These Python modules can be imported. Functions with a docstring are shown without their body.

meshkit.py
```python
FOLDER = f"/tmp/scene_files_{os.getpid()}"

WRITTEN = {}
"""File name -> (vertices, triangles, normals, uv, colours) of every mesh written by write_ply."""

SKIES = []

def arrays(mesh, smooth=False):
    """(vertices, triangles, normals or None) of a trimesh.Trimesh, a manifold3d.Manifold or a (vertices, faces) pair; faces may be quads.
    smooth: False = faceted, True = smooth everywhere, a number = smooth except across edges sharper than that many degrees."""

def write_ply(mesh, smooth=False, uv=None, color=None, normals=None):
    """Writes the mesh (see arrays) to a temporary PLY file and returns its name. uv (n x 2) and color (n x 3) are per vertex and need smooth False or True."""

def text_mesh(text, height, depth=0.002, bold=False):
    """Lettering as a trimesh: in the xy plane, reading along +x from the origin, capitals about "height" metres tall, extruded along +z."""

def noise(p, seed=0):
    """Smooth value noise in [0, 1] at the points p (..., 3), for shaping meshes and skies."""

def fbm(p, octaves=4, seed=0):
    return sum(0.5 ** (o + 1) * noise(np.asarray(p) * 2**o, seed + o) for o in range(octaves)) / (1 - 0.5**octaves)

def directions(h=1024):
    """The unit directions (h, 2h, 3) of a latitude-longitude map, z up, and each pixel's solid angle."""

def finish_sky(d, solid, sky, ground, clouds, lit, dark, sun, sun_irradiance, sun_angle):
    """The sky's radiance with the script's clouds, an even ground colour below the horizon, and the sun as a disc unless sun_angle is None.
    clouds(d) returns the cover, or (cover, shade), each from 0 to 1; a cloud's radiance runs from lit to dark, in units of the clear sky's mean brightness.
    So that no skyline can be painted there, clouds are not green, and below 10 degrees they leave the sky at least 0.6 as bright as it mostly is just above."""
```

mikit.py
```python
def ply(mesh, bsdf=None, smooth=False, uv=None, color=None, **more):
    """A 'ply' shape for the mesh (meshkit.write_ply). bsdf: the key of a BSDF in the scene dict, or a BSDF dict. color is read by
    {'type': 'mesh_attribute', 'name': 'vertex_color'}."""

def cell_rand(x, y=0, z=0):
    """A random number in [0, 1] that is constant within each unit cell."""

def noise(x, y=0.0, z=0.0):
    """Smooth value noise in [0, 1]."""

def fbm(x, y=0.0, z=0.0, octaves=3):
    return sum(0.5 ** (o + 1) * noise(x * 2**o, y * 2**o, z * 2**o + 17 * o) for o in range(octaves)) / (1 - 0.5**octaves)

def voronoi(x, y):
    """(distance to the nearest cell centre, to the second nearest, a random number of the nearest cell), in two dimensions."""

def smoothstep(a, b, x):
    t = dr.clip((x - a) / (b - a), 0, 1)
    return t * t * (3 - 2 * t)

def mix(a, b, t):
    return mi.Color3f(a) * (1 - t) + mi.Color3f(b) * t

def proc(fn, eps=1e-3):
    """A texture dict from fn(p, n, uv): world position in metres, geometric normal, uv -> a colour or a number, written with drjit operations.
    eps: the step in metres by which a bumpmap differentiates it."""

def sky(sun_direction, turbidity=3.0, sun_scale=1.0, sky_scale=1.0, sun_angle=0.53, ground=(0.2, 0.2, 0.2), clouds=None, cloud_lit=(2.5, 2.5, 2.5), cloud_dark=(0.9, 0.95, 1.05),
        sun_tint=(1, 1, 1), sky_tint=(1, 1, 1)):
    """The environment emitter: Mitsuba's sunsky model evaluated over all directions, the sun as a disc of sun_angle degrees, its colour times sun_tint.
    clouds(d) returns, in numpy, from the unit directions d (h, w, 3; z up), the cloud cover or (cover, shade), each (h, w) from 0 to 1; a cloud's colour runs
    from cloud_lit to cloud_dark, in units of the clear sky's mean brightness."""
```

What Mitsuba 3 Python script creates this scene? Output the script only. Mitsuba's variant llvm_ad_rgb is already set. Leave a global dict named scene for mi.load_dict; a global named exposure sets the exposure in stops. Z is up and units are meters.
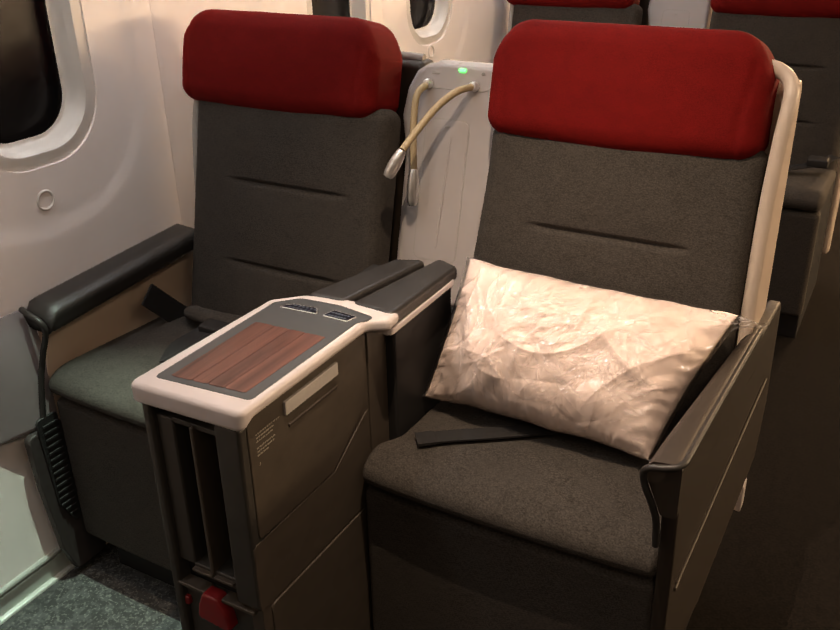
import math
import numpy as np, trimesh, mitsuba as mi, mikit, meshkit
import drjit as dr
from mikit import proc, noise, fbm, smoothstep, mix
from shapely.geometry import Polygon, Point, box as sbox
from shapely import affinity
T = mi.ScalarTransform4f
rng = np.random.default_rng(7)
scene, labels = {}, {}

# ------------------------------------------------------------------ camera, light, exposure
exposure = 0.0
CAM = np.array([0.0, 0.0, 1.4]); FPX, YAW, PITCH, ROLL = 891.44, -0.513045, 0.450068, -0.018945
_d = np.array([math.sin(YAW) * math.cos(PITCH), math.cos(YAW) * math.cos(PITCH), -math.sin(PITCH)])
_r0 = np.cross(_d, [0, 0, 1]); _r0 /= np.linalg.norm(_r0); _u0 = np.cross(_r0, _d)
_u = -math.sin(ROLL) * _r0 + math.cos(ROLL) * _u0
scene['camera'] = {'type': 'perspective', 'fov': math.degrees(2 * math.atan(420 / FPX)), 'fov_axis': 'x', 'near_clip': 0.02, 'far_clip': 100.0,
                   'to_world': T().look_at(origin=CAM.tolist(), target=(CAM + _d).tolist(), up=_u.tolist())}
LAMPS = dict(galley=(150., 95., 50.), aisle_front=(4.6, 3.6, 2.7), aisle_rear=(2., 1.4, 1.0), side=(2.6, 2.5, 2.4), far=(62., 43., 25.), wash=(20.5, 21.5, 22.0),
             spot_window=(12.5, 16.5, 13.0), spot_aisle=(7.2, 5.4, 3.8))
LED = (0.15, 9.0, 0.45)


# ------------------------------------------------------------------ helpers
def add(key, mesh, bsdf, smooth=30, label=None, cat=None, group=None, kind=None, **more):
    scene[key] = mikit.ply(mesh, bsdf, smooth=smooth, **more)
    tag(key, label, cat, group, kind)
    return key


def tag(key, label=None, cat=None, group=None, kind=None):
    e = {k: v for k, v in (('label', label), ('category', cat), ('group', group), ('kind', kind)) if v}
    if e:
        labels[key] = e


def copy(src, dst, move, keep=lambda k: True):
    for k in [k for k in scene if k == src or k.startswith(src + '__')]:
        if keep(k):
            scene[dst + k[len(src):]] = {**scene[k], 'to_world': T().translate(list(move))}
            if k in labels and k != src:
                labels[dst + k[len(src):]] = dict(labels[k])


def cat(*m):
    return trimesh.util.concatenate(list(m))


def rbox(lo, hi, r=0.01, n=(2, 2, 2), rs=3, extra=(None, None, None)):
    """A box with rounded edges; n = inner divisions per axis; extra = more node positions per axis."""
    lo, hi = np.array(lo, float), np.array(hi, float)
    c, h = (lo + hi) / 2, (hi - lo) / 2
    r = np.minimum(np.broadcast_to(np.array(r, float), 3), h * 0.999)
    a = np.tan(np.linspace(0, math.pi / 4, rs + 1))
    node = []
    for k in range(3):
        e = (h[k] - r[k]) + r[k] * a
        inner = np.linspace(-(h[k] - r[k]), h[k] - r[k], n[k] + 1)
        s = np.concatenate([-e[::-1], inner, e])
        if extra[k] is not None:
            s = np.concatenate([s, np.clip(np.asarray(extra[k]) - c[k], -(h[k] - r[k]), h[k] - r[k])])
        s = np.unique(np.round(s, 6))
        node.append(s)
    V, F, at = [], [], 0
    for k in range(3):
        i, j = (k + 1) % 3, (k + 2) % 3
        U, W = np.meshgrid(node[i], node[j], indexing='ij')
        for sgn in (-1, 1):
            p = np.zeros((U.size, 3)); p[:, i], p[:, j], p[:, k] = U.ravel(), W.ravel(), sgn * h[k]
            idx = np.arange(U.size).reshape(U.shape) + at
            q = np.stack([idx[:-1, :-1], idx[1:, :-1], idx[1:, 1:], idx[:-1, 1:]], -1).reshape(-1, 4)
            if sgn < 0:
                q = q[:, ::-1]
            F.append(q); V.append(p); at += len(p)
    p = np.vstack(V); q = np.vstack(F)
    inner = np.clip(p, -(h - r), h - r)
    d = (p - inner) / r
    ln = np.linalg.norm(d, axis=1, keepdims=True); ln[ln == 0] = 1
    p = inner + d / ln * r + c
    m = trimesh.Trimesh(p, np.vstack([q[:, [0, 1, 2]], q[:, [0, 2, 3]]]), process=False)
    m.merge_vertices(digits_vertex=6)
    m.update_faces(m.nondegenerate_faces()); m.remove_unreferenced_vertices()
    return m


def tube(path, r, n=10, cap=True, flat=None):
    """A tube along a path; r a number or one per point; flat = (a, b) scales of the section along the first normal and binormal."""
    P = np.array(path, float); N = len(P)
    t = np.gradient(P, axis=0); t /= np.linalg.norm(t, axis=1, keepdims=True)
    ref = np.array([0, 0, 1.0]) if abs(t[0][2]) < 0.9 else np.array([1.0, 0, 0])
    u = np.cross(t[0], ref); u /= np.linalg.norm(u)
    rr = np.broadcast_to(np.array(r, float), N)
    fa, fb = flat or (1, 1)
    V = []
    ang = np.arange(n) * 2 * math.pi / n
    for i in range(N):
        u = u - t[i] * (u @ t[i]); u /= np.linalg.norm(u)
        v = np.cross(t[i], u)
        V.append(P[i] + rr[i] * (np.cos(ang)[:, None] * u * fa + np.sin(ang)[:, None] * v * fb))
    return loft(V, cap, fan=True)


def loft(loops, cap=True, fan=False):
    L = [np.array(x, float) for x in loops]; n = len(L[0])
    V = np.vstack(L); F = []
    i = np.arange(n); j = (i + 1) % n
    for k in range(len(L) - 1):
        a, b = k * n, (k + 1) * n
        F += [np.stack([a + i, a + j, b + j], 1), np.stack([a + i, b + j, b + i], 1)]
    if cap:
        for k, flip in ((0, True), (len(L) - 1, False)):
            if fan:
                V = np.vstack([V, L[k].mean(0)]); f = np.stack([k * n + i, k * n + j, np.full(n, len(V) - 1)], 1)
            else:
                f = capfaces(L[k]) + k * n
                nrm = np.cross(V[f[:, 1]] - V[f[:, 0]], V[f[:, 2]] - V[f[:, 0]]).sum(0)
                side = np.cross(L[k], np.roll(L[k], -1, 0)).sum(0)
                if nrm @ side < 0:
                    f = f[:, ::-1]
            F.append(f[:, ::-1] if flip else f)
    m = trimesh.Trimesh(V, np.vstack(F), process=False)
    if cap and m.volume < 0:
        m.invert()
    return m


def capfaces(loop):
    import mapbox_earcut as me
    c = loop - loop.mean(0)
    _, _, vt = np.linalg.svd(c, full_matrices=False)
    p2 = np.ascontiguousarray(c @ vt[:2].T)
    try:
        return me.triangulate_float64(p2, np.array([len(p2)], np.uint32)).reshape(-1, 3).astype(int)
    except TypeError:
        return me.triangulate_float64(p2, [len(p2)]).reshape(-1, 3).astype(int)


def round_poly(pts, r, n=96, rin=None):
    """A closed loop of n points around the polygon with rounded corners, counter-clockwise."""
    g = Polygon(pts).buffer(0)
    g = g.buffer(-r, quad_segs=12).buffer(r, quad_segs=12)
    if rin:
        g = g.buffer(rin, quad_segs=12).buffer(-rin, quad_segs=12)
    ring = np.array(g.exterior.coords)[:-1]
    if Polygon(ring).exterior.is_ccw is False:
        ring = ring[::-1]
    ring = np.roll(ring, -int(np.argmax(ring[:, 0] + 0.013 * ring[:, 1])), axis=0)
    ring = np.vstack([ring, ring[:1]])
    s = np.concatenate([[0], np.cumsum(np.linalg.norm(np.diff(ring, axis=0), axis=1))])
    # keep corners: sample by arc length
    q = np.linspace(0, s[-1], n, endpoint=False)
    return np.stack([np.interp(q, s, ring[:, 0]), np.interp(q, s, ring[:, 1])], 1)


def inset(loop, d):
    """Moves every point of a ccw 2-D loop inwards by d along its normal."""
    t = np.roll(loop, -1, 0) - np.roll(loop, 1, 0)
    t /= np.linalg.norm(t, axis=1, keepdims=True)
    return loop + d * np.stack([-t[:, 1], t[:, 0]], 1)


def slab(loop, lo, hi, bev=0.003, plane='xy', steps=3):
    """The loop extruded from lo to hi with rounded edges. plane: which two axes the loop's columns are."""
    ang = np.linspace(0, math.pi / 2, steps + 1)
    lay = [(bev * (1 - math.sin(a)), lo + bev * (1 - math.cos(a))) for a in ang]
    lay += [(bev * (1 - math.cos(a)), hi - bev * (1 - math.sin(a))) for a in ang]
    out = []
    for d, w in lay:
        q = inset(loop, d)
        z = np.full(len(q), w)
        out.append({'xy': np.stack([q[:, 0], q[:, 1], z], 1), 'yz': np.stack([z, q[:, 0], q[:, 1]], 1), 'xz': np.stack([q[:, 0], z, q[:, 1]], 1)}[plane])
    return loft(out)


def rrect(cx, cy, hw, hh, r, n=64):
    return round_poly([(cx - hw, cy - hh), (cx + hw, cy - hh), (cx + hw, cy + hh), (cx - hw, cy + hh)], r, n)


def curve(pts, n=24):
    """A smooth curve through the points (Catmull-Rom)."""
    P = np.array(pts, float); P = np.vstack([2 * P[0] - P[1], P, 2 * P[-1] - P[-2]])
    out = []
    seg = len(P) - 3; per = max(2, n // seg)
    for i in range(seg):
        p0, p1, p2, p3 = P[i:i + 4]
        for t in np.linspace(0, 1, per, endpoint=False):
            out.append(0.5 * (2 * p1 + (p2 - p0) * t + (2 * p0 - 5 * p1 + 4 * p2 - p3) * t**2 + (3 * p1 - p0 - 3 * p2 + p3) * t**3))
    out.append(P[-2])
    return np.array(out)


def ss(a, b, x):
    t = np.clip((x - a) / (b - a), 0, 1)
    return t * t * (3 - 2 * t)


# ------------------------------------------------------------------ materials
def rgb(*c):
    return {'type': 'rgb', 'value': list(c)}


def plain(key, color, rough=0.5, **kw):
    scene[key] = {'type': 'twosided', 'bsdf': {'type': 'principled', 'base_color': color if isinstance(color, dict) else rgb(*color), 'roughness': rough, **kw}}


def weave(base, amp, s=900.0):
    b = [float(x) for x in base]

    def fn(p, n, uv):
        v = noise(p.x * s, p.y * s, p.z * s)
        w = fbm(p.x * 40, p.y * 40, p.z * 40)
        k = 1 + amp * (v - 0.5) * 2 + 0.25 * (w - 0.5)
        return mi.Color3f(b[0] * k, b[1] * k, b[2] * k)
    return proc(fn)


def cloth(key, base, amp, s=500.0, rough=0.9, sheen=0.3):
    def bump(p, n, uv):
        return noise(p.x * s, p.y * s, p.z * s)
    scene[key] = {'type': 'twosided', 'bsdf': {'type': 'bumpmap', 'arbitrary': proc(bump, 4e-4), 'scale': 0.0004,
                  'bsdf': {'type': 'principled', 'base_color': weave(base, amp, s), 'roughness': rough, 'sheen': sheen, 'specular': 0.12}}}


cloth('m_fabric', (0.045, 0.0395, 0.035), 0.45)
cloth('m_red', (0.122, 0.0036, 0.0032), 0.2, 700.0, 0.85, 0.05)
plain('m_leather', (0.020, 0.018, 0.017), 0.42)
plain('m_black', (0.012, 0.011, 0.011), 0.55)
plain('m_strap', weave((0.008, 0.007, 0.007), 0.4, 1200.0), 0.7)
plain('m_white', (0.37, 0.34, 0.335), 0.38)
plain('m_trim', (0.52, 0.47, 0.465), 0.42)
plain('m_shell', (0.52, 0.43, 0.36), 0.40)
plain('m_console', weave((0.052, 0.041, 0.031), 0.10, 2500.0), 0.5)
plain('m_console_face', weave((0.030, 0.027, 0.023), 0.10, 2500.0), 0.5)
plain('m_panel', (0.026, 0.019, 0.014), 0.5)
plain('m_plate', (0.052, 0.056, 0.060), 0.4)
plain('m_metal', (0.82, 0.81, 0.79), 0.38, metallic=1.0)
plain('m_neck', (0.36, 0.28, 0.165), 0.45)
plain('m_red_plastic', (0.17, 0.008, 0.010), 0.4)
plain('m_wall', (0.86, 0.785, 0.755), 0.5)
plain('m_frame', (0.70, 0.66, 0.62), 0.35)
plain('m_ceiling', (0.55, 0.52, 0.50), 0.7)
plain('m_dark_room', (0.10, 0.09, 0.085), 0.8)
plain('m_tan', (0.60, 0.46, 0.35), 0.5)
plain('m_rail', (0.62, 0.64, 0.60), 0.3, metallic=0.4)
plain('m_print', (0.17, 0.15, 0.12), 0.6)
plain('m_display', (0.006, 0.008, 0.014), 0.12)
plain('m_icon', (0.07, 0.09, 0.12), 0.4)
plain('m_grey_rim', (0.34, 0.32, 0.30), 0.45)
plain('m_line', (0.07, 0.055, 0.043), 0.5)
plain('m_button', (0.22, 0.21, 0.20), 0.3)


def carpet(p, n, uv):
    a = noise(p.x * 260, p.y * 260, p.z * 260)
    b = fbm(p.x * 95, p.y * 95, 0)
    c = smoothstep(0.62, 0.85, a)
    k = 0.038 + 0.026 * smoothstep(0.35, 0.7, b)
    return mi.Color3f(k) + c * mi.Color3f(0.045, 0.045, 0.038)


def pile(p, n, uv):
    return noise(p.x * 300, p.y * 300, p.z * 300)


scene['m_carpet'] = {'type': 'twosided', 'bsdf': {'type': 'bumpmap', 'arbitrary': proc(pile, 5e-4), 'scale': 0.0015,
                     'bsdf': {'type': 'principled', 'base_color': proc(carpet), 'roughness': 0.95, 'specular': 0.1}}}


plain('m_carpet_shaded', weave((0.0085, 0.0065, 0.0052), 0.5, 260.0), 0.95, specular=0.1)  # carpet again, with the shade of the aisle put into its colour


def wood_fn(p, n, uv):
    w = fbm(p.x * 26 + 3, p.y * 4, 1)
    x = p.x + 0.010 * (w - 0.5)
    band = noise(x * 75, p.y * 2.5, 5)
    fine = noise(x * 900, p.y * 22, 2)
    t = dr.clip(0.6 * band + 0.4 * fine, 0, 1)
    return mix((0.036, 0.013, 0.009), (0.155, 0.062, 0.043), t)


plain('m_wood', proc(wood_fn), 0.38)
plain('m_pillow', (0.80, 0.66, 0.595), 0.75, sheen=0.2)
scene['m_film'] = {'type': 'blendbsdf', 'weight': 0.02, 'a': {'type': 'thindielectric', 'int_ior': 1.5}, 'b': {'type': 'twosided', 'bsdf': {'type': 'roughconductor', 'alpha': 0.1, 'material': 'none'}}}
scene['m_pane'] = {'type': 'thindielectric', 'int_ior': 1.2}
plain('m_kick', (0.034, 0.027, 0.026), 0.55)
plain('m_wall_shaded', (0.22, 0.19, 0.195), 0.5)  # wall tone darkened: the shade below the armrest is in the colour
plain('m_night', (0.004, 0.004, 0.005), 0.3)


def lamp(key, loop3, color, bsdf='m_white', **kw):
    add(key, trimesh.Trimesh(np.array(loop3, float), [[0, 1, 2], [0, 2, 3]], process=False), bsdf, False, emitter={'type': 'area', 'radiance': rgb(*color)}, **kw)


# ------------------------------------------------------------------ the cabin
Y0, Y1, XR, ZC = -1.6, 7.2, 3.9, 2.2
add('floor', rbox((-1.60, Y0, -0.04), (XR, Y1, 0.0), 0.002), 'm_carpet', False, kind='structure')
add('floor__aisle_shade', rbox((-0.450, Y0 + 0.01, -0.01), (0.42, Y1 - 0.01, 0.003), 0.001), 'm_carpet_shaded', False, label='added strip of aisle carpet with the shade in its colour')  # added layer over the carpet, darkened to stand for the unlit aisle
add('ceiling', rbox((-1.9, Y0, ZC), (XR, Y1, ZC + 0.04), 0.002), 'm_ceiling', False, kind='structure')
add('wall_right', rbox((XR, Y0, 0), (XR + 0.05, Y1, ZC), 0.002), 'm_dark_room', False, kind='structure')
add('wall_rear', rbox((-1.9, Y1, 0), (XR, Y1 + 0.05, ZC), 0.002), 'm_dark_room', False, kind='structure')
add('wall_front', rbox((-1.9, Y0 - 0.05, 0), (XR, Y0, ZC), 0.002), 'm_dark_room', False, kind='structure')

WC = [1.165, 2.268, 2.818]           # window centres along y
WZ0, WZ1, WHW = 0.928, 1.420, 0.136
WZC, WHH = (WZ0 + WZ1) / 2, (WZ1 - WZ0) / 2


def wall_x(z):
    return np.interp(z, [0.0, 0.10, 0.45, 0.60, 1.30, 1.60, 1.90, 2.3], [-1.490, -1.492, -1.500, -1.514, -1.520, -1.48, -1.38, -1.15])


def sdf_rr(y, z, cy, cz, hw, hh, r):
    qy, qz = np.abs(y - cy) - hw + r, np.abs(z - cz) - hh + r
    return np.hypot(np.maximum(qy, 0), np.maximum(qz, 0)) + np.minimum(np.maximum(qy, qz), 0) - r


def wall_surface(y, z):
    x = wall_x(z)
    for c in WC:
        d = sdf_rr(y, z, c, 1.14, 0.275, 0.37, 0.24)
        x = x - 0.005 * ss(0.020, -0.020, d)
    return x


def wall_panel(ya, yb, z0, z1):
    import manifold3d as m3
    ny, nz = max(2, int((yb - ya) / 0.011)), int((z1 - z0) / 0.011)
    yy, zz = np.meshgrid(np.linspace(ya, yb, ny), np.linspace(z0, z1, nz), indexing='ij')
    edge = np.minimum(np.minimum(yy - ya, yb - yy), 0.004) / 0.004
    front = np.stack([wall_surface(yy, zz) - 0.0015 * (1 - edge)**2, yy, zz], -1).reshape(-1, 3)
    back = front.copy(); back[:, 0] = wall_x(zz.ravel()) - 0.03
    i = np.arange(ny * nz).reshape(ny, nz); o = ny * nz
    quads = lambda a: np.stack([a[:-1, :-1], a[1:, :-1], a[1:, 1:], a[:-1, 1:]], -1).reshape(-1, 4)
    F = [quads(i), quads(i)[:, ::-1] + o]
    rim = np.concatenate([i[:, 0], i[-1, 1:], i[-2::-1, -1], i[0, -2:0:-1]])
    rn = np.roll(rim, -1)
    F.append(np.stack([rim, rim + o, rn + o, rn], 1))
    q = np.vstack(F)
    m = trimesh.Trimesh(np.vstack([front, back]), np.vstack([q[:, [0, 1, 2]], q[:, [0, 2, 3]]]), process=False)
    if m.volume < 0:
        m.invert()
    M = m3.Manifold(m3.Mesh(m.vertices.astype(np.float32), m.faces.astype(np.uint32)))
    for c in WC:
        if ya < c < yb:
            loop = rrect(c, WZC, WHW + 0.030, WHH + 0.030, 0.135, 96)
            cut = slab(loop, -1.75, -1.35, 0.0005, 'yz', 1)
            M = M - m3.Manifold(m3.Mesh(cut.vertices.astype(np.float32), cut.faces.astype(np.uint32)))
    mm = M.to_mesh()
    return trimesh.Trimesh(mm.vert_properties[:, :3], mm.tri_verts, process=False)


add('wall_left', rbox((-1.74, Y0, 0.0), (-1.68, Y1, ZC), 0.002), 'm_night', False, kind='structure')
seams = [Y0, 0.42, 1.515, 2.50, 3.42, 4.5, 5.8, Y1]
for k in range(len(seams) - 1):
    add('wall_left__panel' + ('_%03d' % k if k else ''), wall_panel(seams[k] + 0.0004, seams[k + 1] - 0.0004, 0.075, ZC), 'm_wall', 25)

for k, c in enumerate(WC):
    w = 'window_%d' % (k + 1)
    base = rrect(c, WZC, WHW, WHH, 0.105, 96)

    def ring(d, x, c=c):
        l = rrect(c, WZC, WHW + d, WHH + d, 0.105 + d, 96)
        return np.stack([np.full(96, x), l[:, 0], l[:, 1]], 1)
    sections = [(0.036, -1.536), (0.034, -1.5295), (0.028, -1.5265), (0.014, -1.526), (0.006, -1.5240), (0.002, -1.5250), (0.000, -1.530), (-0.004, -1.540), (-0.0065, -1.542), (-0.010, -1.556), (-0.012, -1.564), (-0.016, -1.567), (-0.022, -1.567)]
    add(w, loft([ring(d, x) for d, x in sections], cap=False), 'm_frame', 40, kind='structure')
    l = rrect(c, WZC, WHW - 0.020, WHH - 0.020, 0.09, 64)
    pane = np.stack([np.full(64, -1.566), l[:, 0], l[:, 1]], 1)
    add(w + '__pane', trimesh.Trimesh(pane, capfaces(pane), process=False), 'm_pane', False)
    add(w + '__shade', slab(rrect(c, WZC, WHW + 0.01, WHH + 0.01, 0.1, 48), -1.600, -1.590, 0.002, 'yz'), 'm_night', False)

# floor rail along the wall: lower lip, sloping face, upper lip
rail = lambda sec, a, b: loft([[(x, y, z) for x, z in sec] for y in (a, b)])
add('baseboard_left', rail([(-1.50, 0.0), (-1.488, 0.0), (-1.489, 0.006), (-1.4945, 0.010), (-1.4945, 0.050), (-1.492, 0.055), (-1.50, 0.057)], Y0, Y1), 'm_rail', False, kind='structure')
add('baseboard_left__lip', rail([(-1.4945, 0.0005), (-1.484, 0.0005), (-1.484, 0.005), (-1.487, 0.008), (-1.4945, 0.010)], Y0, Y1), 'm_rail', 50)
add('trim_1', rail([(-1.515, 0.066), (-1.486, 0.066), (-1.486, 0.072), (-1.490, 0.077), (-1.515, 0.077)], Y0, Y1), 'm_rail', False, kind='structure')

for k, c in enumerate((1.150, 2.814)):
    key = 'dimmer_button' + ('_%03d' % k if k else '')
    zc = 0.832 if k == 0 else 0.874
    x = float(wall_surface(np.array([c]), np.array([zc]))[0])
    ang = np.arange(40) * 2 * math.pi / 40
    circ = lambda r, xx: np.stack([np.full(40, xx), c + r * np.cos(ang), zc + r * np.sin(ang)], 1)
    R = 0.0215
    add(key + '__ring', loft([circ(R, x - 0.004), circ(R, x + 0.002), circ(R - 0.002, x + 0.0035), circ(R - 0.004, x + 0.003), circ(R - 0.007, x - 0.003), circ(R - 0.0085, x - 0.004)], False), 'm_frame', 40)
    dome = [circ(rr, x - 0.004 + 0.004 * math.sqrt(max(0, 1 - (rr / 0.0135)**2))) for rr in np.linspace(0.0135, 0.0003, 7)]
    add(key + '__button', loft(dome, True, True), 'm_panel', True)
    tag(key, ('round window dimmer button on the wall below the nearest window', 'small round dimmer button on the wall behind the two front seats')[k], 'button')

# ------------------------------------------------------------------ seats
TH = math.radians(13.5)
UP, FR = np.array([0, math.sin(TH), math.cos(TH)]), np.array([0, -math.cos(TH), math.sin(TH)])


def lean(m, y0):
    """From the upright frame (x, depth towards the front = -y, height above z=0.6) to the reclined backrest plane."""
    v = np.array(m.vertices)
    out = np.array([0, y0, 0.6]) + v[:, :1] * np.array([1.0, 0, 0]) + (v[:, 2:3] - 0.6) * UP + (-v[:, 1:2]) * FR
    return trimesh.Trimesh(out, m.faces, process=False)


def seat(key, x0, x1, y0, yc, xs0, xs1, h0, h1, c0, c1, htop=1.178):
    """x0..x1 width, y0 the backrest's front at z=0.6, yc the cushion's front."""
    W = x1 - x0
    # backrest
    zl = lambda z: 0.6 + (z - 0.6) / math.cos(TH)
    seam_z = [zl(0.822), zl(0.645)]
    zs = np.unique(np.concatenate([s + np.linspace(-0.02, 0.02, 21) for s in seam_z]))
    m = rbox((x0, 0, 0.46), (x1, 0.083, zl(1.00)), (0.028, 0.032, 0.03), (44, 3, 34), 5, (None, None, zs))
    v = m.vertices
    front = ss(0.050, 0.02, v[:, 1])
    xm = (v[:, 0] - x0) / W
    bul = np.sin(np.clip(xm, 0, 1) * math.pi)**0.5
    edges = sorted([0.46] + seam_z + [zl(1.0)])
    pad = np.zeros(len(v))
    for a, b in zip(edges[:-1], edges[1:]):
        t = np.clip((v[:, 2] - a) / (b - a), 0, 1)
        pad += np.where((v[:, 2] >= a) & (v[:, 2] < b), np.sin(t * math.pi)**0.6, 0)
    fade = ss(xs0 - 0.01, xs0 + 0.05, v[:, 0]) * ss(xs1 + 0.01, xs1 - 0.05, v[:, 0])
    d = 0.010 * bul + 0.006 * pad * fade * bul
    for s in seam_z:
        dz = v[:, 2] - s
        d -= fade * 0.0075 * np.where(dz > 0, np.exp(-(dz / 0.0035)**2), np.exp(-(dz / 0.007)**2))
    d += 0.0016 * (meshkit.fbm(v * 14, 3) - 0.5)
    v = v.copy(); v[:, 1] -= d * front
    if key.endswith('1'):       # this back widens downwards towards the console
        v[:, 0] -= 0.018 * ss(0.5, 0.0, xm) * ss(0.95, 0.60, v[:, 2])
    add(key + '__backrest', lean(trimesh.Trimesh(v, m.faces, process=False), y0), 'm_fabric', 50)
    # headrest
    hz0, hz1 = zl(0.971), zl(htop)
    m = rbox((h0, -0.022, hz0), (h1, 0.115, hz1), (0.040, 0.030, 0.040), (60, 6, 16), 6)
    v = m.vertices.copy()
    front = ss(0.07, 0.0, v[:, 1])
    xm = np.clip((v[:, 0] - h0) / (h1 - h0), 0, 1); zm = np.clip((v[:, 2] - hz0) / (hz1 - hz0), 0, 1)
    v[:, 1] -= front * (0.016 * np.sin(xm * math.pi)**0.7 * np.sin(zm * math.pi)**0.6)
    v[:, 2] -= ss(0.35, 1.0, zm) * 0.050 * np.clip((np.abs(2 * xm - 1) - 0.70) / 0.30, 0, 1)**2.2
    # lower edge hangs a little past the backrest at the outer ends
    v[:, 2] -= ss(hz0 + 0.05, hz0, v[:, 2]) * 0.005 * np.cos((xm - 0.5) * 6)
    for sx, sg in ((h0 + 0.034, 1), (h1 - 0.034, -1)):       # a sewn seam around each end
        dd = np.abs(v[:, 0] - sx - sg * 0.008 * np.cos(zm * 3.14))
        v[:, 1] += front * 0.0035 * np.exp(-(dd / 0.005)**2)
    v += 0.0015 * (meshkit.fbm(v * 16, 3, 4) - 0.5)[:, None]
    add(key + '__headrest', lean(trimesh.Trimesh(v, m.faces, process=False), y0), 'm_red', 50)
    m = rbox((x0 + 0.02, 0.012, zl(0.955)), (x1 - 0.030, 0.08, zl(1.0)), 0.008)
    add(key + '__headrest__underside', lean(m, y0), 'm_black', 40, label='dark underside of the headrest')
    # cushion
    m = rbox((c0, yc, 0.450), (c1, y0 + 0.02, 0.520), (0.018, 0.060, 0.037), (30, 26, 2), 6)
    v = m.vertices.copy()
    xm = np.clip((v[:, 0] - x0) / W, 0, 1); ym = np.clip((v[:, 1] - yc) / (y0 - yc), 0, 1)
    up = ss(0.48, 0.515, v[:, 2])
    v[:, 2] += up * (0.010 * np.sin(xm * math.pi)**0.6 * np.sin(np.clip(ym * 1.1 + 0.05, 0, 1) * math.pi)**0.6 - 0.016 * ym + 0.003 * (meshkit.fbm(v * 11, 3, 9) - 0.5))
    v[:, 1] -= 0.010 * np.sin(xm * math.pi)**0.5 * ss(0.08, 0.0, ym)
    if key.endswith('1'):       # makes room for the console's wider rear
        v[:, 0] += 0.022 * ss(1.10, 1.16, v[:, 1]) * ss(-0.60, -0.70, v[:, 0])
    add(key + '__cushion', trimesh.Trimesh(v, m.faces, process=False), 'm_fabric', 50)
    # upholstered panel below, and the dark plinth behind it
    m = rbox((c0 + 0.004, yc + 0.010, 0.095), (c1 - 0.004, yc + 0.075, 0.452), (0.016, 0.018, 0.016), (20, 2, 16), 4)
    v = m.vertices.copy()
    v[:, 1] -= 0.006 * np.sin(np.clip((v[:, 0] - x0) / W, 0, 1) * math.pi)**0.6 * ss(0.05, 0.0, v[:, 1] - yc)
    add(key + '__front_panel', trimesh.Trimesh(v, m.faces, process=False), 'm_fabric', 50)
    add(key + '__plinth', rbox((x0 + 0.01, yc + 0.05, 0.0), (x1 - 0.005, y0 + 0.18, 0.445), 0.006), 'm_black', 40)


def rim(path, r=0.013, flat=(1, 1)):
    return tube(path, r, 12, True, flat)


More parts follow.
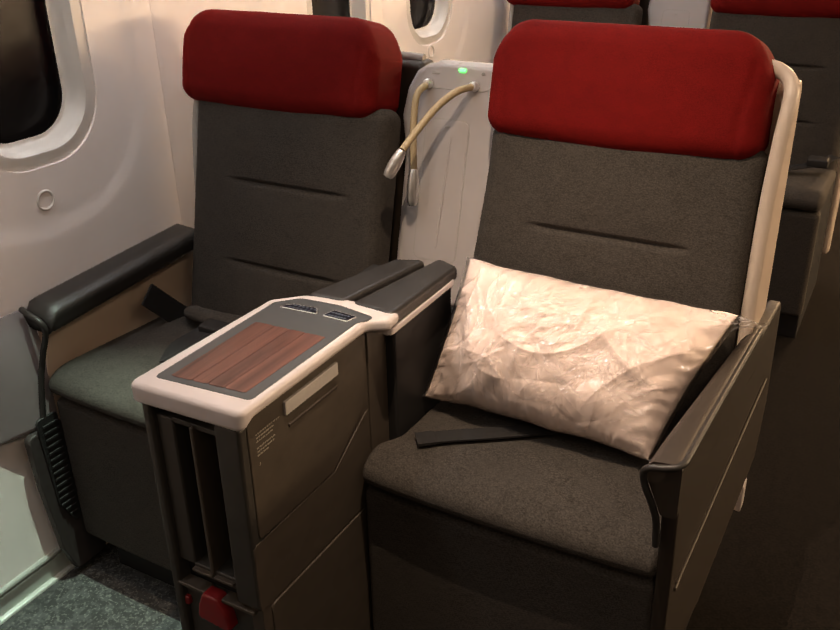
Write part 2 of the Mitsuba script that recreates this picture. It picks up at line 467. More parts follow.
# window seat
seat('business_seat', -1.415, -0.915, 1.412, 1.006, -1.30, -0.99, -1.448, -0.942, -1.457, -0.916, 1.166)
K = 'business_seat'
tag(K, 'window seat with red headrest, beside the dark cabin window and left of the console', 'seat')
# its back shell
add(K + '__back_shell', cat(rbox((-1.425, 1.66, 0.12), (-0.915, 1.72, 1.066), 0.015)), 'm_panel', 40)
add(K + '__back_shell__rim', rim(curve([(-1.418, 1.470, 0.60), (-1.418, 1.500, 0.90), (-1.418, 1.545, 1.02), (-1.405, 1.60, 1.06), (-1.36, 1.66, 1.070), (-1.20, 1.69, 1.071), (-1.00, 1.69, 1.071), (-0.950, 1.69, 1.070), (-0.930, 1.69, 1.069)], 64), 0.009), 'm_grey_rim', 60, label='pale rim around the seat shell')
# armrest against the wall
py = np.linspace(0, 1, 26)
sec = []
for t in py:
    y = 1.018 + 0.442 * t
    zt, zb = 0.660 + 0.024 * t, 0.608 + 0.030 * t
    xi, xo = -1.408, -1.487
    if t < 0.06:
        s = math.sqrt(max(1e-3, 1 - ((0.06 - t) / 0.066)**2)); zt = zb + (zt - zb) * (0.35 + 0.65 * s)
    loop = round_poly([(xo, zb + 0.012), (xo + 0.02, zb), (xi - 0.004, zb), (xi, zt - 0.012), (xi - 0.02, zt), (xo, zt + 0.004)], 0.011, 40)
    sec.append(np.stack([loop[:, 0], np.full(40, y), loop[:, 1]], 1))
add(K + '__armrest', loft(sec, True, True), 'm_leather', 50, label='dark padded armrest along the wall')
add(K + '__armrest__edge_trim', tube(curve([(-1.480, 1.012, 0.652), (-1.45, 1.006, 0.648), (-1.425, 1.006, 0.640), (-1.418, 1.010, 0.622), (-1.428, 1.012, 0.595), (-1.442, 1.010, 0.56), (-1.450, 0.998, 0.50), (-1.452, 0.985, 0.42)], 48), 0.0062, 10), 'm_leather', 60)
sp = round_poly([(1.035, 0.60), (1.025, 0.52), (1.000, 0.43), (0.985, 0.22), (0.995, 0.02), (1.52, 0.02), (1.52, 0.65), (1.02, 0.612)], 0.01, 120)
add(K + '__side_panel', slab(sp, -1.476, -1.458, 0.003, 'yz'), 'm_tan', 40, label='tan side panel below the armrest')
lp = round_poly([(0.944, 0.27), (0.962, 0.09), (0.985, 0.02), (1.07, 0.02), (1.07, 0.394), (0.940, 0.394)], 0.012, 90)
add(K + '__side_panel__kick_plate', slab(lp, -1.470, -1.451, 0.004, 'yz'), 'm_kick', 40, label='brown lower plate of the side panel')
fs = []
for z, g in ((0.398, 0.92), (0.405, 1.0), (0.50, 1.0), (0.56, 0.85), (0.61, 0.55), (0.645, 0.10)):
    c = curve([(0.0, 0.845), (0.003, 0.862), (0.012, 0.89), (0.026, 0.930), (0.036, 0.970), (0.0400, 1.00), (0.0380, 1.03)], 30)
    c[:, 0] = -1.4965 + c[:, 0] * g
    c = np.vstack([c, [(-1.4970, 1.03), (-1.4970, 0.845)]])
    fs.append(np.column_stack([c, np.full(len(c), z)]))
add(K + '__side_panel__fairing', loft(fs), 'm_wall_shaded', 50, label='filler between wall and seat with the armrest shade in its colour')
gp = round_poly([(0.962, 0.425), (0.972, 0.21), (1.012, 0.135), (1.022, 0.16), (1.016, 0.425)], 0.010, 80)
add(K + '__grille', slab(gp, -1.452, -1.446, 0.002, 'yz'), 'm_black', 40, label='black ribbed vent grille low on the seat side')
for k in range(15):
    z = 0.405 - k * 0.0165
    sh = 0.0 if z > 0.21 else (0.21 - z) * 0.45
    add(K + '__grille__slat' + ('_%03d' % k if k else ''), rbox((-1.447, 0.974 + sh, z - 0.003), (-1.442, 1.011, z + 0.003), 0.0012, (1, 1, 1), 1), 'm_black', 40)

# aisle-side seat of the pair
seat('business_seat_001', -0.700, -0.200, 1.428, 1.045, -0.60, -0.29, -0.706, -0.210, -0.7215, -0.194)
K = 'business_seat_001'
tag(K, 'seat holding the wrapped pillow, right of the wood-topped console by the aisle', 'seat')
add(K + '__back_shell', rbox((-0.690, 1.60, 0.12), (-0.182, 1.66, 1.09), 0.02), 'm_shell', 40)
wing = round_poly([(1.505, 0.62), (1.518, 0.85), (1.545, 1.03), (1.575, 1.085), (1.645, 1.10), (1.655, 0.55), (1.60, 0.52)], 0.02, 120)
add(K + '__back_shell__wing', slab(wing, -0.196, -0.176, 0.005, 'yz'), 'm_shell', 40, label='cream wing of the shell beside the aisle')
rp = curve([(-0.186, 1.490, 0.60), (-0.187, 1.500, 0.75), (-0.187, 1.515, 0.90), (-0.183, 1.530, 1.02), (-0.180, 1.543, 1.070), (-0.184, 1.560, 1.098), (-0.202, 1.580, 1.113), (-0.235, 1.605, 1.118), (-0.32, 1.64, 1.116), (-0.55, 1.66, 1.110)], 80)
add(K + '__back_shell__rim', rim(rp, 0.0125), 'm_shell', 60, label='cream front edge of the shell')
# aisle armrest: flush outer panel, pad, piping
ap = round_poly([(1.040, 0.61), (1.052, 0.50), (1.062, 0.25), (1.30, 0.225), (1.70, 0.30), (1.74, 0.42), (1.70, 0.665), (1.05, 0.66)], 0.012, 140)
def bow(m):
    """The outer side stands slightly off square: wider towards the rear."""
    v = np.array(m.vertices); v[:, 0] += np.interp(v[:, 1], [1.0, 1.1, 1.5, 1.7], [-0.012, -0.010, 0.006, 0.014]); return trimesh.Trimesh(v, m.faces, process=False)
add(K + '__side_panel', bow(slab(ap, -0.192, -0.168, 0.005, 'yz')), 'm_panel', 40)
sec = []
for t in np.linspace(0, 1, 24):
    y = 1.030 + 0.50 * t
    xi, xo = -0.219 + 0.024 * t, -0.168
    zt = 0.690 - 0.005 * t
    loop = round_poly([(xo, 0.60), (xo, zt - 0.004), (xo - 0.008, zt), (xi + 0.010, zt - 0.004), (xi, zt - 0.018), (xi + 0.008, zt - 0.040), (-0.190, 0.60)], 0.005, 44, 0.01)
    sec.append(np.stack([loop[:, 0], np.full(44, y), loop[:, 1]], 1))
add(K + '__armrest', bow(loft(sec, True, True)), 'm_panel', 50, label='brown aisle armrest')
add(K + '__armrest__piping', bow(tube(curve([(-0.1675, 1.50, 0.687), (-0.1675, 1.20, 0.689), (-0.1675, 1.07, 0.689), (-0.172, 1.035, 0.687), (-0.190, 1.024, 0.684), (-0.210, 1.022, 0.680), (-0.218, 1.024, 0.668), (-0.214, 1.026, 0.645), (-0.203, 1.030, 0.615), (-0.196, 1.035, 0.585), (-0.193, 1.038, 0.54)], 80), 0.0052, 10)), 'm_leather', 60)
add(K + '__side_panel__trim_line', bow(tube(curve([(-0.168, 1.088, 0.446), (-0.166, 1.094, 0.437), (-0.166, 1.105, 0.441), (-0.166, 1.40, 0.482), (-0.166, 1.65, 0.515)], 50), 0.0026, 8)), 'm_line', 60, label='thin raised line along the outer side')
add(K + '__latch_tab', rbox((-0.182, 1.735, 0.125), (-0.168, 1.775, 0.195), 0.004), 'm_white', 40, label='small white tab low on the aisle side')

# ------------------------------------------------------------------ centre console
K = 'center_console'
tag(K, 'console with wood inlay top, white rim and twin arm pads between the two seats', 'console')
out = round_poly([(-0.918, 0.764), (-0.714, 0.770), (-0.714, 1.088), (-0.682, 1.110), (-0.684, 1.150), (-0.800, 1.150), (-0.866, 1.132), (-0.910, 1.088)], 0.014, 220, 0.012)
m = slab(out, 0.741, 0.763, 0.0085, 'xy', 5)
v = np.array(m.vertices); v[:, 2] -= np.where(v[:, 2] < 0.752, 0.012 * ss(0.800, 0.772, v[:, 1]), 0)
add(K + '__trim', trimesh.Trimesh(v, m.faces, process=False), 'm_trim', 40, label='white rim of the console top')
pl = round_poly([(-0.892, 0.793), (-0.724, 0.805), (-0.723, 1.075), (-0.706, 1.106), (-0.785, 1.120), (-0.861, 1.114), (-0.893, 1.080)], 0.008, 160, 0.006)
add(K + '__inlay_plate', slab(pl, 0.758, 0.7638, 0.0006, 'xy', 1), 'm_plate', 30, label='grey plate around the wood')
wl = np.array([[-0.872, 0.806], [-0.743, 0.817], [-0.739, 1.010], [-0.872, 1.004]])
cuts = [0, 0.29, 0.50, 0.72, 1]
lerp = lambda p, q, t: p + (q - p) * t
for k in range(4):
    a, b = cuts[k] + 0.004, cuts[k + 1] - 0.004
    q = [lerp(wl[0], wl[1], a), lerp(wl[0], wl[1], b), lerp(wl[3], wl[2], b), lerp(wl[3], wl[2], a)]
    add(K + '__inlay_plate__plank' + ('_%03d' % k if k else ''), slab(round_poly(q, 0.0008, 60), 0.7630, 0.7646, 0.0003, 'xy', 1), 'm_wood', 30)
for k, q in enumerate(([(-0.878, 1.067), (-0.798, 1.072), (-0.812, 1.092), (-0.856, 1.088)], [(-0.790, 1.072), (-0.740, 1.071), (-0.734, 1.094), (-0.782, 1.098)])):
    c = K + '__control_panel' + ('_%03d' % k if k else '')
    q = round_poly(q, 0.003, 60)
    add(c, slab(q, 0.763, 0.7648, 0.0006, 'xy', 1), 'm_metal', 30, label='silver-framed seat control panel')
    add(c + '__display', slab(inset(q, 0.0018), 0.7640, 0.7652, 0.0003, 'xy', 1), 'm_display', 30)
    for i in range(6):
        for j in range(2):
            f = (i + 0.8) / 6.6
            cx, cy = (-0.862 + 0.052 * f + 0.006 * j, 1.0745 + 0.0085 * j) if k == 0 else (-0.783 + 0.040 * f + 0.001 * j, 1.0775 + 0.010 * j)
            add(c + '__icon' + ('_%03d' % (i * 2 + j) if i + j else ''), rbox((cx - 0.0020, cy - 0.0022, 0.7648), (cx + 0.0020, cy + 0.0022, 0.7656), 0.0003, (1, 1, 1), 1), 'm_icon', False)
# body with a recessed front (rails around it), side faces and dark rear section
XL, XRR, YF = -0.906, -0.7235, 0.776
add(K + '__body', cat(rbox((XL + 0.004, YF + 0.060, 0.05), (XRR - 0.004, 1.12, 0.742), 0.004)), 'm_console', 40)
add(K + '__front_frame', cat(rbox((XL, YF - 0.004, 0.05), (XL + 0.018, YF + 0.07, 0.730), 0.006), rbox((-0.772, YF - 0.002, 0.402), (XRR - 0.002, YF + 0.07, 0.730), 0.006)), 'm_console_face', 40)
add(K + '__front_panel', cat(rbox((XL + 0.014, YF + 0.006, 0.436), (-0.856, YF + 0.07, 0.708), 0.004), rbox((-0.86, YF + 0.008, 0.700), (-0.76, YF + 0.07, 0.709), 0.002),
    rbox((-0.86, YF + 0.006, 0.418), (-0.76, YF + 0.07, 0.440), 0.003)), 'm_console_face', 40)
add(K + '__slot', rbox((-0.860, YF + 0.052, 0.43), (-0.76, YF + 0.062, 0.708), 0.001), 'm_black', 40, label='dark upright slots in the front')
add(K + '__slot__divider', rbox((-0.8235, YF + 0.002, 0.436), (-0.8155, YF + 0.060, 0.706), 0.003), 'm_console', 40)
for k, (xa, xb) in enumerate(((-0.858, -0.818), (-0.814, -0.776))):
    add(K + '__ledge' + ('_%03d' % k if k else ''), rbox((xa, YF - 0.002, 0.430), (xb, YF + 0.010, 0.4345), 0.0015), 'm_console', 40)
for k, (xa, xb) in enumerate(((-0.896, -0.836), (-0.803, -0.738))):
    add(K + '__shelf' + ('_%03d' % k if k else ''), rbox((xa, YF - 0.004, 0.389), (xb, YF + 0.02, 0.396), 0.002), 'm_console', 40)
add(K + '__lower_panel', rbox((XL + 0.016, YF + 0.008, 0.05), (XRR - 0.004, YF + 0.07, 0.392), 0.004), 'm_console_face', 40)
add(K + '__lower_gap', rbox((XL + 0.014, YF + 0.022, 0.390), (XRR - 0.008, YF + 0.07, 0.420), 0.002), 'm_black', 40)
lt = round_poly([(-0.852, 0.345), (-0.783, 0.338), (-0.790, 0.372), (-0.808, 0.399), (-0.836, 0.399), (-0.846, 0.372)], 0.008, 70)
add(K + '__latch', slab(lt, YF - 0.012, YF + 0.014, 0.004, 'xz'), 'm_red_plastic', 40, label='red latch handle low on the front')
add(K + '__release_button', slab(rrect(-0.889, 0.353, 0.009, 0.009, 0.004, 40), YF + 0.001, YF + 0.012, 0.003, 'xz'), 'm_red_plastic', 40, label='small red button beside the latch')
add(K + '__indicator', slab(rrect(-0.891, 0.381, 0.0022, 0.0014, 0.001, 20), YF + 0.004, YF + 0.012, 0.0005, 'xz'), 'm_white', 40, label='tiny white dot')
# the side facing the aisle seat
XS = -0.7235
def sidequad(pts, r, lo, hi, b=0.002, n=90):
    return slab(round_poly(pts, r, n), lo, hi, b, 'yz')
add(K + '__side_panel', sidequad([(0.780, 0.05), (1.150, 0.05), (1.150, 0.742), (0.780, 0.742)], 0.004, -0.750, XS - 0.0025), 'm_console', 40)
add(K + '__tray_door', sidequad([(0.790, 0.530), (0.985, 0.530), (1.085, 0.600), (1.092, 0.738), (0.790, 0.738)], 0.004, -0.735, XS), 'm_console', 40, label='flat door in the console side')
add(K + '__middle_plate', sidequad([(0.776, 0.400), (1.100, 0.400), (1.100, 0.592), (0.990, 0.526), (0.776, 0.526)], 0.003, -0.735, XS - 0.0012), 'm_console', 40)
add(K + '__lower_plate', sidequad([(0.800, 0.06), (1.110, 0.06), (1.110, 0.396), (0.800, 0.396)], 0.003, -0.735, XS + 0.0005), 'm_console', 40)
add(K + '__end_plate', sidequad([(1.102, 0.06), (1.165, 0.06), (1.165, 0.738), (1.102, 0.738)], 0.003, -0.735, XS + 0.0010), 'm_console', 40)
add(K + '__tray_door__pull', rbox((XS - 0.004, 0.872, 0.702), (XS + 0.0045, 1.010, 0.725), 0.0015), 'm_grey_rim', 40, label='grey pull strip')
add(K + '__tray_door__lip', rbox((XS - 0.004, 0.880, 0.677), (XS + 0.0022, 1.008, 0.683), 0.0015), 'm_panel', 40)
# the small print is too blurred to read: rows of illegible strokes
lab = []
r2 = np.random.default_rng(3)
for row, (za, ln) in enumerate(((0.706, 0.054), (0.700, 0.040), (0.694, 0.036), (0.683, 0.038), (0.677, 0.036), (0.671, 0.024))):
    y = 0.806
    while y < 0.806 + ln:
        w = r2.uniform(0.002, 0.006)
        lab.append(rbox((XS - 0.0004, y, za - 0.0013), (XS + 0.0006, y + w, za + 0.0013), 0.0002, (1, 1, 1), 1)); y += w + 0.0016
lab.append(rbox((XS - 0.0004, 0.808, 0.653), (XS + 0.0006, 0.8105, 0.658), 0.0002, (1, 1, 1), 1))
add(K + '__label_print', cat(*lab), 'm_print', False, label='rows of tiny white print on the side', kind='stuff')
# rear section under the arm pads
add(K + '__rear_section', rbox((-0.880, 1.160, 0.05), (-0.704, 1.375, 0.729), 0.006), 'm_black', 40)
pr = round_poly([(-0.868, 1.125), (-0.685, 1.118), (-0.688, 1.36), (-0.815, 1.345)], 0.008, 90)
add(K + '__rear_trim', slab(pr, 0.727, 0.740, 0.003, 'xy'), 'm_trim', 40, label='thin white strip under the arm pads')
for k, q in enumerate(([(-0.864, 1.128), (-0.786, 1.134), (-0.754, 1.380), (-0.815, 1.352)], [(-0.774, 1.134), (-0.686, 1.126), (-0.690, 1.372), (-0.742, 1.398)])):
    m = slab(round_poly(q, 0.012, 120), 0.738, 0.766, 0.009, 'xy', 5)
    v = np.array(m.vertices); v[:, 2] -= np.where(v[:, 2] > 0.74, 0.03 * (v[:, 1] - 1.13), 0)
    add(K + '__arm_pad' + ('_%03d' % k if k else ''), trimesh.Trimesh(v, m.faces, process=False), 'm_leather', 40, label=('dark arm pad on the window seat side', 'dark arm pad on the aisle seat side')[k])

# ------------------------------------------------------------------ divider between the two backs
K = 'seat_divider'
tag(K, 'pale divider panel with a green light between the two red headrests', 'divider panel')


def dv(x, z, out_=0.0):
    """A point on the divider's leaning face."""
    return np.array([x, 1.515 + 0.245 * (z - 0.65), z]) + out_ * np.array([0, -0.971, 0.238])


dl = round_poly([(-0.916, 0.60), (-0.724, 0.60), (-0.724, 0.78), (-0.708, 0.86), (-0.708, 1.079), (-0.850, 1.079), (-0.882, 1.076), (-0.908, 1.060), (-0.926, 1.025), (-0.934, 0.97), (-0.918, 0.90)], 0.012, 220)
def face(loop, lo, hi, b=0.003, steps=3):
    ang = np.linspace(0, math.pi / 2, steps + 1)
    lay = [(b * (1 - math.sin(a)), lo + b * (1 - math.cos(a))) for a in ang] + [(b * (1 - math.cos(a)), hi - b * (1 - math.sin(a))) for a in ang]
    return loft([np.array([dv(x, z, w) for x, z in inset(loop, d)]) for d, w in lay])
add(K + '__panel', face(dl, -0.06, 0.0, 0.012, 5), 'm_white', 40)
dr_ = round_poly([(-0.872, 0.69), (-0.775, 0.69), (-0.775, 0.97), (-0.872, 0.97)], 0.014, 120)
add(K + '__door', face(dr_, -0.01, 0.0016, 0.0012, 2), 'm_white', 40, label='closed rounded cover in the panel')
gl = lambda l, d: loft([np.array([dv(x, z, 0.0) for x, z in l]), np.array([dv(x, z, 0.0007) for x, z in l]), np.array([dv(x, z, 0.0007) for x, z in inset(l, d)]), np.array([dv(x, z, 0.0) for x, z in inset(l, d)])], False)
add(K + '__door__gap', gl(inset(dr_, -0.0022), 0.0022), 'm_grey_rim', 30)
add(K + '__door__ridge', tube([dv(-0.822, 0.715, 0.0008), dv(-0.818, 0.80, 0.0015), dv(-0.812, 0.94, 0.0008)], [0.002, 0.003, 0.002], 8), 'm_white', 60)
add(K + '__door__catch', tube([dv(-0.828, 0.957, 0.001), dv(-0.818, 0.957, 0.001)], 0.0025, 8), 'm_grey_rim', 60)
# upper ledge that runs back from the face
add(K + '__top', rbox((-0.870, 1.628, 1.045), (-0.708, 1.66, 1.0780), 0.010), 'm_white', 40)
add(K + '__groove', tube(curve([dv(-0.890, 1.040, 0.0005), dv(-0.872, 1.030, 0.0005), dv(-0.80, 1.029, 0.0005), dv(-0.755, 1.030, 0.0005), dv(-0.735, 1.040, 0.0005), dv(-0.722, 1.058, 0.0005)], 40), 0.0012, 6), 'm_grey_rim', 60)
led = face(rrect(-0.803, 1.066, 0.008, 0.0035, 0.003, 30), -0.002, 0.002, 0.001, 1)
add(K + '__indicator_light', led, 'm_white', False, label='glowing green indicator light', emitter={'type': 'area', 'radiance': rgb(*LED)})
add(K + '__screw', face(rrect(-0.757, 1.062, 0.004, 0.003, 0.0025, 24), -0.002, 0.0012, 0.0006, 1), 'm_button', 40)
add(K + '__slot', face(rrect(-0.862, 1.058, 0.009, 0.003, 0.0025, 24), -0.002, 0.0010, 0.0006, 1), 'm_grey_rim', 40)


def reading_lamp(key, sock, path, head, label):
    s = dv(*sock, 0.004)
    nrm = np.array([0, -0.971, 0.238])
    add(key + '__socket', tube([s - nrm * 0.0018, s, s + nrm * 0.006, s + nrm * 0.010], [0.0105, 0.0105, 0.0095, 0.007], 20), 'm_metal', 40, label='chrome socket ring')
    p = curve([s] + path + [head[0]], 60)
    add(key + '__gooseneck', tube(p, 0.0070, 12), 'm_neck', 60, label='olive flexible stem')
    a, b = np.array(head[0], float), np.array(head[1], float)
    t = np.linspace(0, 1, 14)
    prof = np.interp(t, [0, 0.06, 0.3, 0.6, 0.85, 0.97, 1.0], [0.0075, 0.0090, 0.0118, 0.0128, 0.0116, 0.0102, 0.0088])
    add(key + '__head', tube([a + (b - a) * x for x in t], prof, 24), 'm_metal', 50, label='polished metal lamp head')
    n = (b - a) / np.linalg.norm(b - a)
    add(key + '__lens', tube([b - n * 0.002, b + n * 0.0012], 0.0078, 20), 'm_black', 40)
    tag(key, label, 'reading lamp')


reading_lamp('reading_lamp', (-0.875, 1.036), [(-0.880, 1.568, 1.022), (-0.879, 1.550, 0.976), (-0.873, 1.535, 0.92)], ((-0.870, 1.53, 0.880), (-0.870, 1.52, 0.806)), 'gooseneck reading lamp hanging straight down the pale divider panel')
reading_lamp('reading_lamp_001', (-0.772, 1.038), [(-0.788, 1.560, 1.036), (-0.815, 1.525, 1.009), (-0.837, 1.480, 0.968)], ((-0.847, 1.447, 0.942), (-0.870, 1.427, 0.891)), 'gooseneck reading lamp bent sideways towards the window seat headrest')

# ------------------------------------------------------------------ belts
def strap(path, w, up, th=0.0016, n=40):
    P = curve(path, n); t = np.gradient(P, axis=0); t /= np.linalg.norm(t, axis=1, keepdims=True)
    U = np.array([np.interp(np.linspace(0, 1, len(P)), np.linspace(0, 1, len(up)), [u[k] for u in up]) for k in range(3)]).T
    S = np.cross(t, U); S /= np.linalg.norm(S, axis=1, keepdims=True); N = np.cross(S, t)
    loops = [np.array([p - s * w / 2 - n_ * th, p + s * w / 2 - n_ * th, p + s * w / 2 + n_ * th, p - s * w / 2 + n_ * th]) for p, s, n_ in zip(P, S, N)]
    return loft(loops, True, True)


K = 'seat_belt'
tag(K, 'black lap belt lying crumpled on the window seat cushion', 'seat belt')
add(K + '__strap', strap([(-1.36, 1.43, 0.460), (-1.385, 1.385, 0.480), (-1.398, 1.345, 0.515), (-1.402, 1.266, 0.598)], 0.052, [(1, 0, 0.0)] * 2, 0.0025), 'm_strap', 40, label='stiff strap end standing up by the wall')
sl = curve([(-1.375, 1.375, 0.520), (-1.335, 1.335, 0.538), (-1.27, 1.325, 0.542), (-1.20, 1.345, 0.536), (-1.12, 1.365, 0.528)], 40)
m = tube(sl, np.interp(np.linspace(0, 1, len(sl)), [0, 0.1, 0.5, 0.9, 1], [0.012, 0.022, 0.026, 0.022, 0.012]), 16, True, (1, 0.6))
v = np.array(m.vertices); v += 0.004 * (meshkit.fbm(v * 30, 3, 2) - 0.5)[:, None]
add(K + '__sleeve', trimesh.Trimesh(v, m.faces, process=False), 'm_fabric', 60, label='padded grey sleeve of the belt')
add(K + '__strap_001', strap([(-1.22, 1.32, 0.545), (-1.245, 1.27, 0.542), (-1.262, 1.21, 0.530), (-1.235, 1.15, 0.527)], 0.050, [(0, 0, 1)] * 2), 'm_strap', 40)
add(K + '__buckle', rbox((-1.262, 1.262, 0.534), (-1.200, 1.305, 0.556), 0.006), 'm_black', 40)
add(K + '__buckle__tongue', rbox((-1.262, 1.300, 0.546), (-1.238, 1.318, 0.550), 0.0015), 'm_metal', 40, label='small metal tongue')
K = 'seat_belt_001'
tag(K, 'flat black belt strap on the cushion in front of the wrapped pillow', 'seat belt')
add(K + '__strap', strap([(-0.640, 1.135, 0.5305), (-0.60, 1.165, 0.5315), (-0.555, 1.195, 0.5318), (-0.50, 1.235, 0.5310), (-0.42, 1.30, 0.528)], 0.034, [(0, 0, 1)] * 2), 'm_strap', 40)
add(K + '__end_tab', strap([(-0.648, 1.129, 0.5305), (-0.622, 1.149, 0.5315)], 0.037, [(0, 0, 1)] * 2, 0.0026), 'm_black', 40)

# ------------------------------------------------------------------ pillow in its plastic wrapper
LL, LR, UR, UL = (np.array(p) for p in ((-0.697, 1.252, 0.540), (-0.272, 1.235, 0.545), (-0.192, 1.420, 0.745), (-0.678, 1.400, 0.766)))
NU, NV = 260, 150


def creases(S, Tt, seed, count, length, width, height):
    """Sharp folds: straight or slightly bent ridges, steep on one side, fading along their length; in metres on the sheet."""
    r = np.random.default_rng(seed)
    out = np.zeros_like(S)
    for k in range(count):
        cx, cy = r.uniform(-0.24, 0.24), r.uniform(-0.13, 0.13)
        a = math.atan2(cy + 0.02, cx + 0.10) + r.normal(0, 0.55) if r.uniform() < 0.7 else r.uniform(0, math.pi)
        L, w, hgt = r.uniform(*length), r.uniform(*width), r.uniform(*height) * (1 if r.uniform() < 0.7 else -0.7)
        x = (S - cx) * math.cos(a) + (Tt - cy) * math.sin(a)
        y = -(S - cx) * math.sin(a) + (Tt - cy) * math.cos(a) + r.normal(0, 0.45) * x * x / max(L, 0.05)
        along = np.clip(1 - (x / L)**2, 0, 1)
        wl = w * (0.6 + 0.8 * (x / L * 0.5 + 0.5).clip(0, 1))
        prof = np.where(y > 0, np.exp(-y / wl), np.exp(y / (0.45 * wl)))
        out += hgt * along * prof
    return out


def sheet(thick, side, grow, seed, lump, sets):
    u = np.linspace(-1, 1, NU); v = np.linspace(-1, 1, NV)
    U, V = np.meshgrid(u, v, indexing='ij')
    pin = 0.035
    Ue = U * (1 + grow) * (1 - pin * (1 - V**2)**1.0); Ve = V * (1 + grow * 0.4) * (1 - pin * (1 - U**2))
    a, b = (Ue + 1) / 2, (Ve + 1) / 2
    P = ((1 - a) * (1 - b))[..., None] * LL + (a * (1 - b))[..., None] * LR + (a * b)[..., None] * UR + ((1 - a) * b)[..., None] * UL
    n = np.cross(UR + LR - LL - UL, UL + UR - LL - LR); n /= np.linalg.norm(n)      # towards the camera side
    h = (np.clip(1 - np.abs(U)**2.8, 0, 1)**0.60) * (np.clip(1 - np.abs(V)**2.4, 0, 1)**0.60)
    ear = ss(1.15, 1.75, U + V)                                                     # the stuffing does not reach the upper corner
    h = h * (1 - 0.5 * ear)
    q = np.stack([U * 2.2, V * 1.4, np.full_like(U, 0.3)], -1)
    edge = np.clip(1 - np.maximum(np.abs(U), np.abs(V)), 0, 1)
    g = np.sin(V * 30 + 7 * meshkit.noise(q * 3, seed + 2)) * ss(0.30, 0.0, 1 - np.abs(U)) + np.sin(U * 46 + 7 * meshkit.noise(q * 3, seed + 4)) * ss(0.30, 0.0, 1 - np.abs(V))
    S, Tt = U * 0.24, V * 0.135
    d = thick * h + (lump * (meshkit.fbm(q * 1.3, 2, 1) - 0.5) + sum(creases(S, Tt, *c) for c in sets)) * ss(0.0, 0.12, edge) + 0.0020 * g * ss(0.0, 0.06, edge)
    P = P + side * d[..., None] * n
    # ragged edge
    P[..., 2] += 0.010 * (meshkit.noise(q * 2.5, seed + 9) - 0.5) * ss(0.25, 0.0, edge)
    return P


def bag(thick_f, thick_b, grow, seed, lump, sets, tip=None):
    A, B = sheet(thick_f, 1, grow, seed, lump, sets), sheet(thick_b, -1, grow, seed, lump * 0.5, sets[:1])
    for j, M in enumerate((A, B)):
        if tip is not None:                      # the wrapper gathers into a crumpled tail at the upper right corner
            w = np.exp(-(((np.linspace(-1, 1, NU)[:, None] - 1) / 0.12)**2 + ((np.linspace(-1, 1, NV)[None] - 1) / 0.14)**2))[..., None]
            M += w * (np.array(tip) + 0.012 * (meshkit.noise(np.stack([M[..., 0] * 120, M[..., 1] * 120, M[..., 2] * 120 + 9 * j], -1), 3)[..., None] - 0.5))
    A[0], A[-1], A[:, 0], A[:, -1] = (A[0] + B[0]) / 2, (A[-1] + B[-1]) / 2, (A[:, 0] + B[:, 0]) / 2, (A[:, -1] + B[:, -1]) / 2
    B[0], B[-1], B[:, 0], B[:, -1] = A[0], A[-1], A[:, 0], A[:, -1]
    i = np.arange(NU * NV).reshape(NU, NV)
    q = np.stack([i[:-1, :-1], i[1:, :-1], i[1:, 1:], i[:-1, 1:]], -1).reshape(-1, 4)
    F = np.vstack([q, q[:, ::-1] + NU * NV])
    m = trimesh.Trimesh(np.vstack([A.reshape(-1, 3), B.reshape(-1, 3)]), np.vstack([F[:, [0, 1, 2]], F[:, [0, 2, 3]]]), process=False)
    m.merge_vertices(digits_vertex=5)
    return m


K = 'wrapped_pillow'
tag(K, 'large white pillow in clear crinkled plastic propped on the aisle-side seat', 'pillow')
FOLDS = (33, 34, (0.05, 0.14), (0.014, 0.034), (0.003, 0.0065))
add(K + '__pillow', bag(0.096, 0.036, 0.0, 1, 0.030, [FOLDS, (5, 60, (0.03, 0.09), (0.005, 0.011), (0.0012, 0.0028))]), 'm_pillow', True)
add(K + '__plastic_bag', bag(0.102, 0.041, 0.030, 1, 0.030, [FOLDS, (8, 130, (0.02, 0.10), (0.004, 0.012), (0.0015, 0.0040)), (9, 160, (0.01, 0.035), (0.002, 0.006), (0.0008, 0.002))], (0.040, 0.012, -0.014)), 'm_film', False, label='clear glossy plastic wrapper')

# ------------------------------------------------------------------ the row behind
P2 = lambda dx: (dx, 1.84, 0.0)
copy('business_seat', 'business_seat_002', P2(-0.034), lambda k: '__grille' not in k and '__armrest' not in k and '__side_panel' not in k)
tag('business_seat_002', 'grey seat of the row behind, next to the cabin wall, seen over the right headrest', 'seat')
copy('business_seat_001', 'business_seat_003', P2(0.0), lambda k: '__armrest' not in k and '__side_panel' not in k and '__latch' not in k)   # its armrest is lowered
tag('business_seat_003', 'grey seat of the row behind, far right beside the aisle', 'seat')
copy('seat_divider', 'seat_divider_001', P2(-0.012), lambda k: 'indicator' not in k)
tag('seat_divider_001', 'pale divider panel between the two seats of the row behind', 'divider panel')
copy('center_console', 'center_console_001', P2(-0.005), lambda k: '__label' not in k and '__icon' not in k)
tag('center_console_001', 'console of the row behind, between its two seats', 'console')
K = 'seat_belt_002'
tag(K, 'dark belt lying on the far right seat of the row behind', 'seat belt')
add(K + '__strap', strap([(-0.205, 3.17, 0.570), (-0.25, 3.12, 0.552), (-0.32, 3.08, 0.540), (-0.38, 3.05, 0.536)], 0.045, [(0, 0, 1)] * 2), 'm_strap', 40)
add(K + '__buckle', rbox((-0.28, 3.09, 0.545), (-0.215, 3.15, 0.572), 0.006), 'm_black', 40)

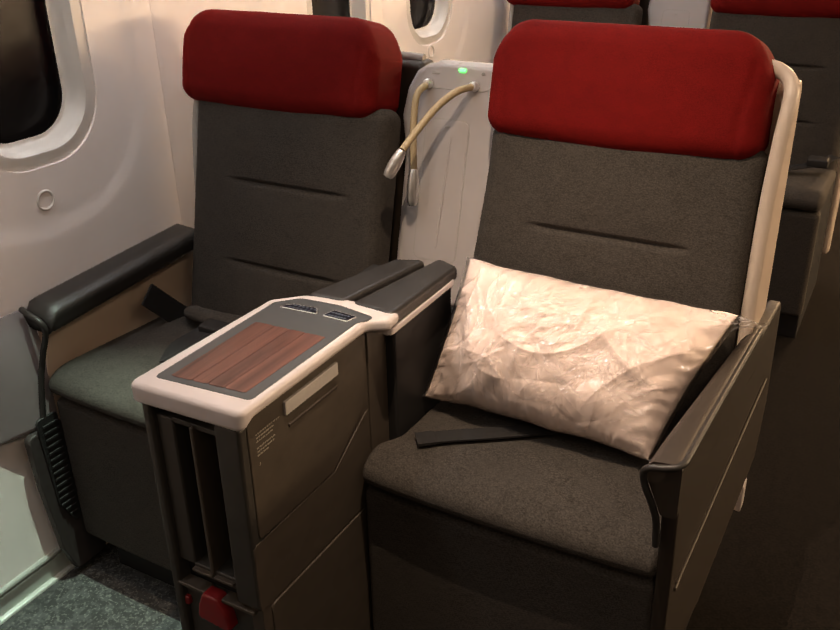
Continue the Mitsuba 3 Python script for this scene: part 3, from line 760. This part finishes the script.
# ------------------------------------------------------------------ lamps of the cabin (out of view)
def fixture(key, lo, hi, color, face_, label):
    lo, hi = np.array(lo, float), np.array(hi, float)
    add(key + '__housing', rbox(lo, hi, 0.006), 'm_ceiling', 40)
    e = 0.002
    if face_ == '-z':
        q = [(lo[0] + .01, lo[1] + .01, lo[2] - e), (lo[0] + .01, hi[1] - .01, lo[2] - e), (hi[0] - .01, hi[1] - .01, lo[2] - e), (hi[0] - .01, lo[1] + .01, lo[2] - e)]
    elif face_ == '-x':
        q = [(lo[0] - e, lo[1] + .01, lo[2] + .01), (lo[0] - e, lo[1] + .01, hi[2] - .01), (lo[0] - e, hi[1] - .01, hi[2] - .01), (lo[0] - e, hi[1] - .01, lo[2] + .01)]
    elif face_ == '-y':
        q = [(lo[0] + .01, lo[1] - e, lo[2] + .01), (hi[0] - .01, lo[1] - e, lo[2] + .01), (hi[0] - .01, lo[1] - e, hi[2] - .01), (lo[0] + .01, lo[1] - e, hi[2] - .01)]
    else:
        q = [(lo[0] + .01, hi[1] + e, lo[2] + .01), (lo[0] + .01, hi[1] + e, hi[2] - .01), (hi[0] - .01, hi[1] + e, hi[2] - .01), (hi[0] - .01, hi[1] + e, lo[2] + .01)]
    lamp(key + '__diffuser', q, color)
    tag(key, label, 'lamp')


L = LAMPS
fixture('galley_lamp', (0.05, 6.70, 1.60), (0.75, 6.76, 1.95), L['galley'], '-y', 'warm galley lamp on the rear bulkhead')
fixture('ceiling_lamp', (0.35, -1.0, 2.15), (0.65, 1.2, 2.20), L['aisle_front'], '-z', 'front warm strip lamp in the ceiling over the aisle')
fixture('ceiling_lamp_001', (0.35, 1.4, 2.15), (0.65, 5.2, 2.20), L['aisle_rear'], '-z', 'rear warm strip lamp in the ceiling over the aisle')
fixture('ceiling_lamp_002', (-0.95, 0.3, 2.15), (-0.75, 5.5, 2.20), L['side'], '-z', 'strip lamp in the ceiling over the window seats')
def spotlight(key, p, q, power, cut, beam, label):
    p = np.array(p, float)
    add(key + '__housing', tube([p + (0, 0, 0.14), p + (0, 0, 0.06), p + (0, 0, 0.02)], [0.035, 0.035, 0.028], 24), 'm_white', 40)
    tag(key, label, 'lamp')
    scene['emitter_of_' + key] = {'type': 'spot', 'intensity': rgb(*power), 'cutoff_angle': cut, 'beam_width': beam, 'to_world': T().look_at(origin=p.tolist(), target=list(q), up=[0, 1, 0])}


spotlight('reading_spotlight', (-1.04, 1.03, 2.06), (-1.25, 0.86, 0.1), L['spot_window'], 12.5, 5.0, 'small overhead reading spotlight above the window seat')
spotlight('reading_spotlight_001', (-0.44, 0.90, 2.06), (-0.47, 1.28, 0.5), L['spot_aisle'], 31.0, 14.0, 'small overhead reading spotlight above the aisle-side seat')
fixture('side_lamp', (3.80, 2.6, 1.45), (3.86, 6.6, 1.70), L['far'], '-x', 'strip lamp along the opposite cabin wall')
fixture('wash_lamp', (-1.28, -0.5, 1.96), (-1.22, 5.5, 2.00), L['wash'], '-z', 'wash lamp above the cabin windows')
